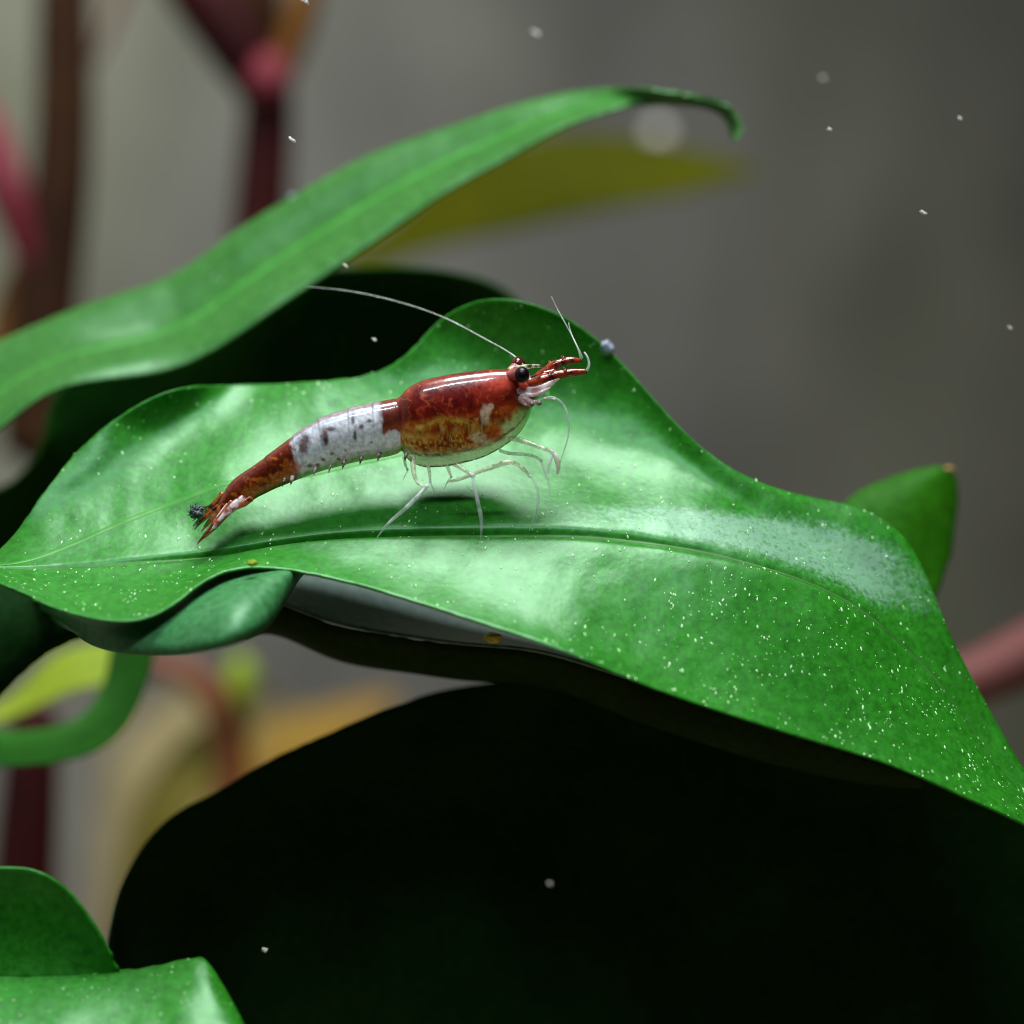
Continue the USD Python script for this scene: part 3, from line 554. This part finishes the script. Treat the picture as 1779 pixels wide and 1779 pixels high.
# carapace
red = lerp(np.broadcast_to(c(0.115, 0.006, 0.004), col.shape), c(0.24, 0.018, 0.008), sm(n1, 0.4, 0.65))
rust = lerp(np.broadcast_to(c(0.32, 0.035, 0.003), col.shape), c(0.56, 0.15, 0.012), sm(n2, 0.42, 0.62))
amber = lerp(np.broadcast_to(c(0.42, 0.22, 0.015), col.shape), c(0.66, 0.46, 0.08), sm(n3, 0.4, 0.65))
pale = lerp(np.broadcast_to(c(0.34, 0.34, 0.10), col.shape), c(0.52, 0.50, 0.22), sm(n2, 0.35, 0.65))
hn = h + (n1 - 0.5) * 0.35
car = lerp(red, rust, 1 - sm(hn, 0.05, 0.38))
arc_y = np.interp(U, [700, 730, 770, 810, 845, 880, 915], [750, 728, 716, 718, 735, 728, 712])
car = lerp(car, amber, 0.8 * np.exp(-((PY - arc_y - (n2 - 0.5) * 14) / 6.0) ** 2) * sm(U, 698, 712))
car = lerp(car, amber, 0.85 * sm(n3, 0.46, 0.62) * sm(-h, -0.05, 0.25) * (1 - sm(U, 850, 880)))
car = lerp(car, pale, sm(-hn, 0.44, 0.66) * 0.9)
car = lerp(car, c(0.52, 0.24, 0.05), spot(722, 745, 26, 6, 0.6, 1, 1.0) * 0.8)
for k, (x, y, rx, ry) in enumerate([(842, 708, 7, 14), (832, 748, 11, 9), (848, 700, 5, 7)]): car = lerp(car, c(0.60, 0.40, 0.24), spot(x, y, rx, ry, 0.5, k) * 0.85)
frontclear = np.maximum(spot(886, 736, 22, 15, 0.5, 4), spot(905, 720, 16, 18, 0.5, 5))
car = lerp(car, c(0.50, 0.50, 0.22), frontclear * 0.9)
car = lerp(car, c(0.45, 0.09, 0.008), spot(860, 742, 16, 15, 0.4, 6) * 0.8)
car = lerp(car, c(0.05, 0.008, 0.004), spot(836, 715, 5, 12, 0.5, 7) * 0.8)
car = lerp(car, c(0.50, 0.06, 0.035), spot(868, 657, 32, 10, 0.7, 8) * 0.7)
for k in range(70):      # loose pigment cells over the flank
    x = random.uniform(702, 905); f_ = int(np.argmin(np.abs(xs - x))); y = Ci[f_, 1] + hh[f_] * random.uniform(-0.25, 0.75)
    car = lerp(car, [c(0.62, 0.22, 0.03), c(0.10, 0.012, 0.004), c(0.66, 0.44, 0.12), c(0.34, 0.03, 0.006)][k % 4], spot(x, y, random.uniform(2, 7), random.uniform(1.5, 5), 0.5, k, 1.3) * 0.65)
for k, (x, y, rx, ry, cc) in enumerate([(842, 706, 7, 15, (0.72, 0.52, 0.36)), (852, 694, 5, 6, (0.70, 0.50, 0.34)), (830, 747, 13, 10, (0.66, 0.54, 0.30)), (848, 757, 9, 8, (0.60, 0.50, 0.26)), (720, 744, 24, 5, (0.70, 0.34, 0.07)), (880, 700, 12, 9, (0.50, 0.09, 0.015)), (862, 742, 15, 13, (0.55, 0.10, 0.008))]):
    car = lerp(car, c(*cc), spot(x, y, rx, ry, 0.4, k + 60, 1.0) * 0.9)
net = np.exp(-((N2(13, 90, 3) - 0.5) / 0.018) ** 2) * sm(-h, -0.35, 0.0)
car = lerp(car, c(0.09, 0.018, 0.004), net * 0.75)
net2 = np.exp(-((N2(20, 91, 3) - 0.5) / 0.014) ** 2)
car = lerp(car, c(0.52, 0.10, 0.03), net2 * 0.5 * sm(h, -0.2, 0.1))
# dark spots and the seam along the lower rim
for k in range(26):
    x, y = 705 + 205 * random.random(), 0
    f_ = int(np.argmin(np.abs(xs - x))); y = Ci[f_, 1] + hh[f_] * random.uniform(0.55, 0.85)
    car = lerp(car, c(0.06, 0.03, 0.01), spot(x, y, random.uniform(1.5, 4), random.uniform(1.2, 2.6), 0.5, k) * 0.8)
rimband = np.exp(-((h + 0.91 + (n2 - 0.5) * 0.06) / 0.035) ** 2) * sm(U, 698, 708) * sm(n3, 0.30, 0.48)
car = lerp(car, c(0.030, 0.014, 0.005), rimband * 0.95)
# tail
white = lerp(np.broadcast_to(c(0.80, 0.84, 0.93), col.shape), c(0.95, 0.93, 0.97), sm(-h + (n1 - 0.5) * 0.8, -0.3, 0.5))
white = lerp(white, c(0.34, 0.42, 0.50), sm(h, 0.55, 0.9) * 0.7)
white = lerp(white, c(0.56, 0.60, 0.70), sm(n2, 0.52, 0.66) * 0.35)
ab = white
band = sm(U + (n2 - 0.5) * 12, 659, 668) * sm(h + (n2 - 0.5) * 0.5, -0.08, 0.12)
ab = lerp(ab, lerp(np.broadcast_to(c(0.12, 0.022, 0.012), col.shape), c(0.36, 0.09, 0.025), 1 - sm(h, 0.0, 0.45)), band)
for k, (x, y, rx, ry) in enumerate([(627, 732, 4, 4), (616, 748, 2.5, 8), (613, 722, 3, 7), (563, 749, 6, 13), (574, 738, 8, 4), (565, 758, 4, 7), (525, 768, 8, 14), (531, 756, 6, 7), (575, 781, 4, 2.5), (560, 792, 3.5, 3), (588, 792, 3, 2), (538, 804, 6, 3), (551, 803, 4, 3), (642, 722, 5, 3), (600, 775, 2, 2), (645, 760, 2, 2)]):
    ab = lerp(ab, c(0.045, 0.022, 0.018) if k % 3 else c(0.09, 0.02, 0.02), spot(x, y, rx, ry, 0.75, 20 + k, 1.2) * 0.85)
tailx = U + (n2 - 0.5) * 16 + h * -2
tail = lerp(np.broadcast_to(c(0.12, 0.016, 0.006), col.shape), c(0.46, 0.11, 0.012), sm(n2 - 0.25 * h, 0.36, 0.60))
tail = lerp(tail, c(0.50, 0.26, 0.07), sm(N2(6, 77, 3) - 0.3 * (h > 0.2), 0.58, 0.68) * 0.55)
ab = lerp(ab, tail, 1 - sm(tailx, 505, 518))
ab = lerp(ab, c(0.55, 0.12, 0.05), spot(514, 806, 12, 12, 0.6, 41, 1.2) * 0.7)
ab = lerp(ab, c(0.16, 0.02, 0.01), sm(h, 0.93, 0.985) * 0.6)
for j in joints[1:-1]: ab = lerp(ab, ab * 0.72, np.exp(-((U - j) / 1.6) ** 2) * 0.6)
car = lerp(car, lerp(np.broadcast_to(c(0.24, 0.02, 0.012), col.shape), c(0.55, 0.36, 0.36), sm(-h + (n2 - 0.5), -0.1, 0.5)), sm(U, 914, 922))
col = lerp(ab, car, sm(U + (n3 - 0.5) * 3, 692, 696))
clear = (1 - rimband) * np.clip(0.52 * sm(-hn, 0.5, 0.7) * sm(U, 698, 712) + 0.40 * frontclear * sm(U, 860, 880), 0, 0.58)
verts = P(X.ravel(), Y.ravel(), Dd.ravel())
i, j = np.meshgrid(np.arange(NS - 1), np.arange(NT), indexing='ij')
q = np.stack([i * NT + j, i * NT + (j + 1) % NT, (i + 1) * NT + (j + 1) % NT, (i + 1) * NT + j], -1).reshape(-1, 4)
c0, c1 = verts[:NT].mean(0), verts[-NT:].mean(0)
k = np.arange(NT)
faces = np.vstack([q[:, [0, 1, 2]], q[:, [0, 2, 3]], np.stack([np.full(NT, len(verts)), (k + 1) % NT, k], 1), np.stack([np.full(NT, len(verts) + 1), (NS - 1) * NT + k, (NS - 1) * NT + (k + 1) % NT], 1)])
verts = np.vstack([verts, c0, c1]); colv = np.vstack([col.reshape(-1, 3), col[0].mean(0), col[-1].mean(0)]); clv = np.r_[clear.ravel(), 0, 0]
fn = trimesh.Trimesh(verts, faces, process=False)
if fn.volume < 0: faces = faces[:, ::-1]

shell_m = M('shrimp_shell', {
    'col': ('attribute', {'attribute': 'tint'}), 'cl': ('attribute', {'attribute': 'clear'}), 'tc': ('texture_coordinate', {}),
    'n': ('noise_texture', {'scale': 4200.0, 'detail': 3.0}), 'r': ('rgb_ramp', {'ramp': [(0.3, (0.7, 0.7, 0.7)), (0.7, (1.25, 1.25, 1.25))]}),
    'mul': ('mix', {'mix_type': 'multiply', 'fac': 1.0}), 'b': ('bump', {'strength': 0.18, 'distance': 2e-5}),
    'p': ('principled_bsdf', {'roughness': 0.30, 'specular_ior_level': 0.5, 'coat_weight': 0.8, 'coat_roughness': 0.04, 'subsurface_weight': 0.05, 'subsurface_scale': 0.0004, 'subsurface_radius': (1.0, 0.5, 0.3)}),
    't': ('transparent_bsdf', {'color': (1.0, 0.98, 0.85)}), 'out': ('mix_closure', {})},
    [('tc.object', 'n.vector'), ('n.fac', 'r.fac'), ('col.color', 'mul.color1'), ('r.color', 'mul.color2'), ('mul.color', 'p.base_color'), ('n.fac', 'b.height'), ('b.normal', 'p.normal'),
     ('cl.fac', 'out.fac'), ('p.BSDF', 'out.closure1'), ('t.BSDF', 'out.closure2')], 'out.closure')
leg_m = glassy_mat('leg_shell', (0.62, 0.74, 0.72), (0.80, 0.88, 0.86), 0.82)
spotleg_m = glassy_mat('spotted_leg_shell', (0.10, 0.04, 0.010), (0.66, 0.68, 0.46), 0.72, 0.2, 2400.0, 0.44, 0.52)
feeler_m = glassy_mat('feeler', (0.42, 0.55, 0.46), (0.66, 0.78, 0.70), 0.62)
scale_m = glassy_mat('antenna_scale', (0.50, 0.26, 0.26), (0.78, 0.70, 0.72), 0.62, 0.12, 1800.0)
redpart_m = glassy_mat('red_shell', (0.055, 0.004, 0.003), (0.30, 0.035, 0.010), 0.16, 0.14, 2400.0, 0.40, 0.60)
browntail_m = glassy_mat('tail_shell', (0.025, 0.008, 0.004), (0.34, 0.085, 0.02), 0.40, 0.2, 3200.0, 0.40, 0.56)
paletail_m = glassy_mat('pale_tail_shell', (0.30, 0.09, 0.05), (0.74, 0.64, 0.68), 0.4, 0.2, 2600.0, 0.40, 0.55)
nub_m = soft_mat('swimmeret_shell', (0.03, 0.015, 0.012), (0.34, 0.26, 0.28), 3500.0, 0.3, 0.5)
eye_m = M('eye', {'tc': ('texture_coordinate', {}), 'p': ('principled_bsdf', {'base_color': (0.006, 0.003, 0.004), 'roughness': 0.3, 'specular_ior_level': 0.25})}, [], 'p.BSDF')
fareye_m = soft_mat('far_eye', (0.05, 0.010, 0.008), (0.09, 0.020, 0.014), 1500.0, 0.12, 0.7)
stalk_m = soft_mat('eye_stalk', (0.24, 0.04, 0.045), (0.42, 0.12, 0.12), 1500.0, 0.2, 0.6)

sh = Thing('shrimp', 'small red and white shrimp standing in profile on the broad leaf', 'shrimp', P(740, 935, 0))
body = sh.part('body', (verts, faces), shell_m, color=colv, clear=clv)
# eyes
e1 = sh.part('eye', blob(907, 651, -48, 13.5, 14, 13.5, sub=4), eye_m, label='black near eye')
sh.part('eye_stalk', tube([(884, 652, -22), (894, 651, -36), (901, 650, -44)], [9, 10, 12], 20, 16), stalk_m)
e2 = sh.part('eye', blob(900, 632, 22, 13, 12.5, 13, sub=4), fareye_m, label='reddish brown far eye')
sh.part('eye_stalk', tube([(884, 648, 8), (892, 642, 14), (897, 637, 18)], [8, 9, 10], 20, 16), stalk_m)
sh.part('rostrum', tube([(885, 643, -8), (905, 639, -8), (925, 636, -8), (952, 640, -8)], [6, 5, 3.4, 0.8], 30, 12, 0.5), spotleg_m)
# antennule bases, near and far
def red_arm(a, seg, off):
    p = sh.part('antennule', tube(a, [8, 9.5, 10.6, 8.4, 9.4, 8.8, 7.2, 8.0, 6.4, 4.6], 60, 16), redpart_m)
    return p
sh.part('antennule_base', tube([(916, 664, -8), (932, 660, -8), (948, 653, -8), (964, 644, -8)], [9, 11, 10.5, 4], 30, 16, 0.8), redpart_m)
a1 = red_arm([(922, 668, -24), (936, 663, -28), (952, 657, -28), (974, 650.5, -28), (998, 647, -28), (1018, 646, -28)], 3, 0)
a2 = red_arm([(926, 664, 6), (936, 656, 12), (952, 643, 10), (970, 632, 8), (988, 627, 8), (1008, 628, 8)], 3, 0)
for x, y, d, s_ in [(956, 654, -28, 10.4), (982, 646, -28, 9.2), (957, 635, 14, 10), (979, 625, 14, 9)]:
    sh.part('joint_ring', tube([(x - 2, y + 0.8, d), (x + 2, y - 0.8, d)], [s_ * 0.92, s_ * 0.92], 6, 16), redpart_m, parent=a1 if d < 0 else a2)
sh.part('flagellum', tube([(1017, 645, -28), (1023, 636, -28), (1022, 624, -26), (1015, 612, -22)], [2.8, 2.4, 2.0, 1.4], 40, 8), feeler_m)
sh.part('flagellum', tube([(1009, 626, 14), (1006, 612, 18), (998, 592, 30), (985, 567, 45), (968, 536, 60), (958, 515, 70)], [1.7, 1.3, 1.1, 0.9, 0.7, 0.4], 60, 8), feeler_m)
sh.part('flagellum', tube([(1012, 622, 10), (1002, 600, 16), (992, 578, 30), (988, 560, 40)], [1.6, 1.4, 1.0, 0.6], 40, 8), feeler_m)
# scales under the antennules
sh.part('antennal_scale', tube([(900, 678, -34), (918, 680, -38), (936, 677, -40), (954, 668, -38), (972, 658, -36)], [6, 8, 7, 5, 1], 40, 14, 0.35), scale_m)
sh.part('antennal_scale', tube([(912, 684, -42), (926, 686, -45), (942, 681, -46), (956, 673, -44)], [3, 3.4, 3, 0.8], 30, 12, 0.6), scale_m)
sh.part('antenna_base', tube([(905, 690, -34), (913, 696, -38), (922, 700, -40), (932, 699, -40)], [8, 9, 7, 5], 24, 14), scale_m)
for x, y in [(924, 702), (937, 700)]:
    sh.part('mouth_joint', blob(x, y, -44, 4, 4.5, 4, sub=2, lump=0.2, seed=int(x)), nub_m)
# long feelers
sh.part('antenna', tube([(922, 664, -20), (890, 616, 30), (845, 590, 60), (781, 556, 90), (705, 528, 120), (620, 508, 140), (530, 498, 150)], [1.5, 1.3, 1.2, 1.1, 0.9, 0.7, 0.4], 160, 8), feeler_m)
sh.part('antenna', tube([(932, 699, -40), (948, 692, -44), (962, 691, -46), (976, 700, -48), (986, 722, -50), (988, 748, -50), (982, 776, -48), (973, 804, -45)], [3.0, 2.4, 1.9, 1.7, 1.5, 1.3, 1.1, 0.6], 120, 10), feeler_m)
for x, y in [(947, 693), (963, 695)]:
    sh.part('feeler_joint', blob(x, y, -47, 3.6, 3.2, 3.2, sub=2), scale_m)

# legs: a spotted upper limb and a glassy lower one
def leg(upper_path, ru, lower_path, rl, label=None, m_lo=None):
    p = sh.part('leg', tube(upper_path, [0.78 * x for x in ru], 40, 12), spotleg_m, label=label)
    sh.part('shin', tube(lower_path, [0.82 * x for x in rl], 50, 12), m_lo or leg_m, parent=p)
    x, y, d = lower_path[0]
    sh.part('knee', blob(x, y, d, rl[0] * 1.25, rl[0] * 1.25, rl[0] * 1.25, sub=2), m_lo or leg_m, parent=p)
    return p
leg([(716, 792, -22), (718, 814, -30), (722, 832, -36), (738, 846, -44)], [7, 5.5, 4.5, 4], [(741, 845, -44), (724, 864, -48), (700, 887, -52), (676, 908, -50), (664, 922, -44), (655, 934, -36)], [4, 4.6, 4.4, 3.4, 2.2, 1.0], 'rear leg planted behind the body')
leg([(790, 806, -26), (800, 812, -32), (812, 820, -38), (820, 826, -42)], [6, 5, 4.4, 4], [(821, 826, -42), (825, 848, -46), (831, 876, -46), (836, 904, -42), (836, 926, -36), (835, 938, -30)], [4, 3.6, 4.4, 4.4, 3.2, 1.2], 'middle leg planted under the body')
leg([(778, 836, -20), (800, 832, -26), (830, 820, -34), (862, 809, -42), (888, 803, -46), (908, 814, -48), (920, 826, -48)], [3, 4, 4.6, 5.4, 6.2, 4.6, 4], [(921, 827, -48), (933, 846, -46), (934, 876, -42), (926, 902, -36), (920, 922, -30)], [3.2, 3.0, 3.0, 2.4, 0.8], 'front walking leg bent forward')
pf = leg([(884, 762, -26), (902, 764, -34), (924, 772, -42), (946, 780, -46), (960, 784, -48)], [5.5, 6, 5.2, 5, 5], [(960, 786, -48), (956, 798, -50), (953, 810, -50), (953, 824, -48)], [4.2, 4.6, 3.6, 1.2], 'raised foremost leg with a small pincer')
sh.part('pincer_finger', tube([(964, 788, -50), (968, 800, -52), (970, 812, -52), (967, 824, -50)], [4.4, 4.8, 4.0, 1.6], 30, 12), scale_m, parent=pf)
leg([(742, 806, -20), (746, 820, -22), (747, 836, -22)], [4.5, 3.6, 2.4], [(747, 836, -22), (752, 848, -20), (758, 862, -14)], [2.2, 1.8, 0.7], 'short folded leg behind the rear leg')
leg([(776, 805, -18), (780, 818, -20), (784, 828, -20)], [4.5, 3.6, 2.4], [(784, 828, -20), (776, 840, -16), (772, 850, -10)], [2.2, 1.8, 0.7], 'short folded leg under the middle of the body')
leg([(868, 782, 10), (890, 788, 16), (918, 790, 18), (940, 800, 16)], [4, 4, 3.6, 3], [(940, 800, 16), (948, 822, 12), (954, 846, 6), (950, 870, 0)], [2.6, 2.4, 2.0, 0.8], 'far leg showing between the front legs')
leg([(702, 794, -6), (704, 806, -6), (708, 816, -4)], [4, 3.2, 2], [(708, 816, -4), (704, 826, 0), (700, 834, 4)], [2, 1.6, 0.6], 'short hind limb at the tail joint')
# fine brush of hairs where the front feet touch the leaf
hair_m = glassy_mat('bristle', (0.6, 0.78, 0.7), (0.8, 0.9, 0.85), 0.5)
# swimmerets
for k_, (x, y, s_) in enumerate([(546, 820, 5), (596, 808, 7), (626, 801, 6), (657, 795, 7), (704, 795, 6), (506, 836, 7), (572, 816, 4), (492, 840, 5)]):
    sh.part('swimmeret', tube([(x + 3, y - 9, -18), (x + 1, y - 3, -22), (x - 1, y + 4 + s_ * 0.4, -22)], [s_ * 0.6, s_ * 0.5, 0.5], 14, 10, 0.5), nub_m)
# tail fan: middle blade, two broad blades on either side
sh.part('telson', tube([(392, 862, -4), (376, 876, -6), (360, 890, -7), (346, 904, -8), (336, 914, -8)], [12, 9, 6, 4.5, 1.6], 40, 14, 0.35), browntail_m)
for pth, rr, mm, lb in [
    ([(384, 872, 2), (368, 879, 8), (354, 884, 12), (343, 890, 14)], [5, 4, 3, 1], browntail_m, None),
    ([(392, 874, -10), (376, 892, -14), (362, 908, -17), (350, 922, -18)], [6, 5.5, 4.6, 1.4], browntail_m, None),
    ([(404, 872, -16), (388, 893, -20), (368, 917, -23), (352, 934, -22), (343, 944, -20)], [6, 5.5, 5.5, 4, 1.0], browntail_m, None),
    ([(424, 866, -18), (406, 880, -23), (390, 896, -26), (374, 914, -26), (364, 926, -24)], [7, 8, 6, 4.4, 1.0], paletail_m, 'pinkish white tail blade'),
    ([(388, 870, -6), (372, 886, -10), (356, 900, -12), (338, 920, -14)], [5, 4.4, 3.6, 0.9], browntail_m, None),
    ([(396, 876, -13), (378, 900, -18), (362, 922, -20), (348, 940, -20)], [3.5, 3.2, 3, 0.8], paletail_m, None),
    ([(414, 872, -20), (394, 894, -24), (376, 914, -25), (356, 934, -24)], [4, 4, 3.4, 0.8], browntail_m, None),
    ([(436, 866, -18), (422, 876, -22), (410, 885, -24)], [6, 6, 1.2], browntail_m, None)]:
    sh.part('tail_blade', tube(pth, rr, 36, 12, 0.35), mm, label=lb)
for k_ in range(5):
    x, y = [(349, 921), (344, 943), (347, 938), (337, 913), (362, 926)][k_]
    sh.part('tail_bristle', tube([(x + 4, y - 5, -19), (x - 1, y + 3, -19), (x - 4, y + 9 + 2 * (k_ == 1), -18)], [0.9, 0.7, 0.3], 14, 6), hair_m)

# ---------------------------------------------------------------- small loose things
v, f = blob(341, 889, -22, 11, 12, 11, sub=4, lump=0.55, seed=6)
lump = Thing('debris_lump', "dark grey fuzzy clump of debris stuck at the shrimp's tail fan", 'debris', P(341, 901, -22))
lump.part('clump', (v, f), lump_m)
for k_ in range(9):
    a = k_ * 0.7 + random.random() * 0.4
    lump.part('thread', tube([(341 + 8 * math.cos(a), 889 + 8 * math.sin(a), -26), (341 + 13 * math.cos(a + .15), 889 + 13 * math.sin(a + .15), -28), (341 + 17 * math.cos(a + .4), 889 + 17 * math.sin(a + .4), -27)], [1.6, 1.1, 0.5], 10, 6), lump_m)
single('yellow_dot', 'tiny yellow grain on the rim of the grey leaf', 'grain', blob(856, 1108, 70, 15, 10, sub=3, lump=0.25, seed=3), yellow_m)
single('yellow_dot', 'tiny pale yellow green grain on the near edge of the broad leaf left of centre', 'grain', blob(438, 978, -104, 9, 6, sub=3, lump=0.25, seed=5), lime_m)
single('bubble', 'small bluish white blob clinging to the far edge of the broad leaf', 'bubble', blob(1055, 604, 190, 10, 14, sub=3, lump=0.5, seed=7, rot=-0.6), bluemote_m)
single('grain', 'bluish white grain on the upper edge of the long leaf', 'grain', blob(508, 344, 690, 9, 6, sub=3, lump=0.6, seed=8), bluemote_m)
single('drifting_mote', 'large blurred white mote under the hooked tip of the long leaf', 'mote', blob(1145, 232, 3200, 19, 17, sub=3, lump=0.3, seed=9), mote_m)
motes = [(1605, 370, 100, 8, 5, 'white mote drifting in the grey water at the right'), (508, 243, -60, 9, 4, 'white mote drifting in front of the forked maroon stem'), (530, 2, 100, 9, 5, 'white mote at the top edge beside the orange branch'),
         (1441, 225, 120, 5, 5, 'small mote high at the right of the hooked tip'), (932, 58, 500, 9, 6, 'blurred mote near the top centre'), (1755, 570, 200, 5, 4, 'small mote near the right edge at mid height'), (1668, 206, 200, 4, 4, 'faint mote in the upper right'),
         (1430, 136, 600, 6, 6, 'blurred faint mote at the upper right'), (600, 462, 150, 6, 4, 'small mote at the edge of the long leaf over the shaded leaf'), (460, 1650, -120, 5, 6, 'small mote in front of the large dark leaf'), (955, 1535, -350, 5, 4, 'blurred mote low before the large dark leaf'), (650, 590, -150, 6, 4, 'faint mote before the shaded leaf')]
for k_, (x, y, d, rx, ry, lb) in enumerate(motes):
    single('drifting_mote', lb, 'mote', blob(x, y, d, rx * 0.75, ry * 0.55, min(rx, ry) * 0.5, sub=3, lump=0.95, seed=20 + k_, rot=0.6), mote_m)
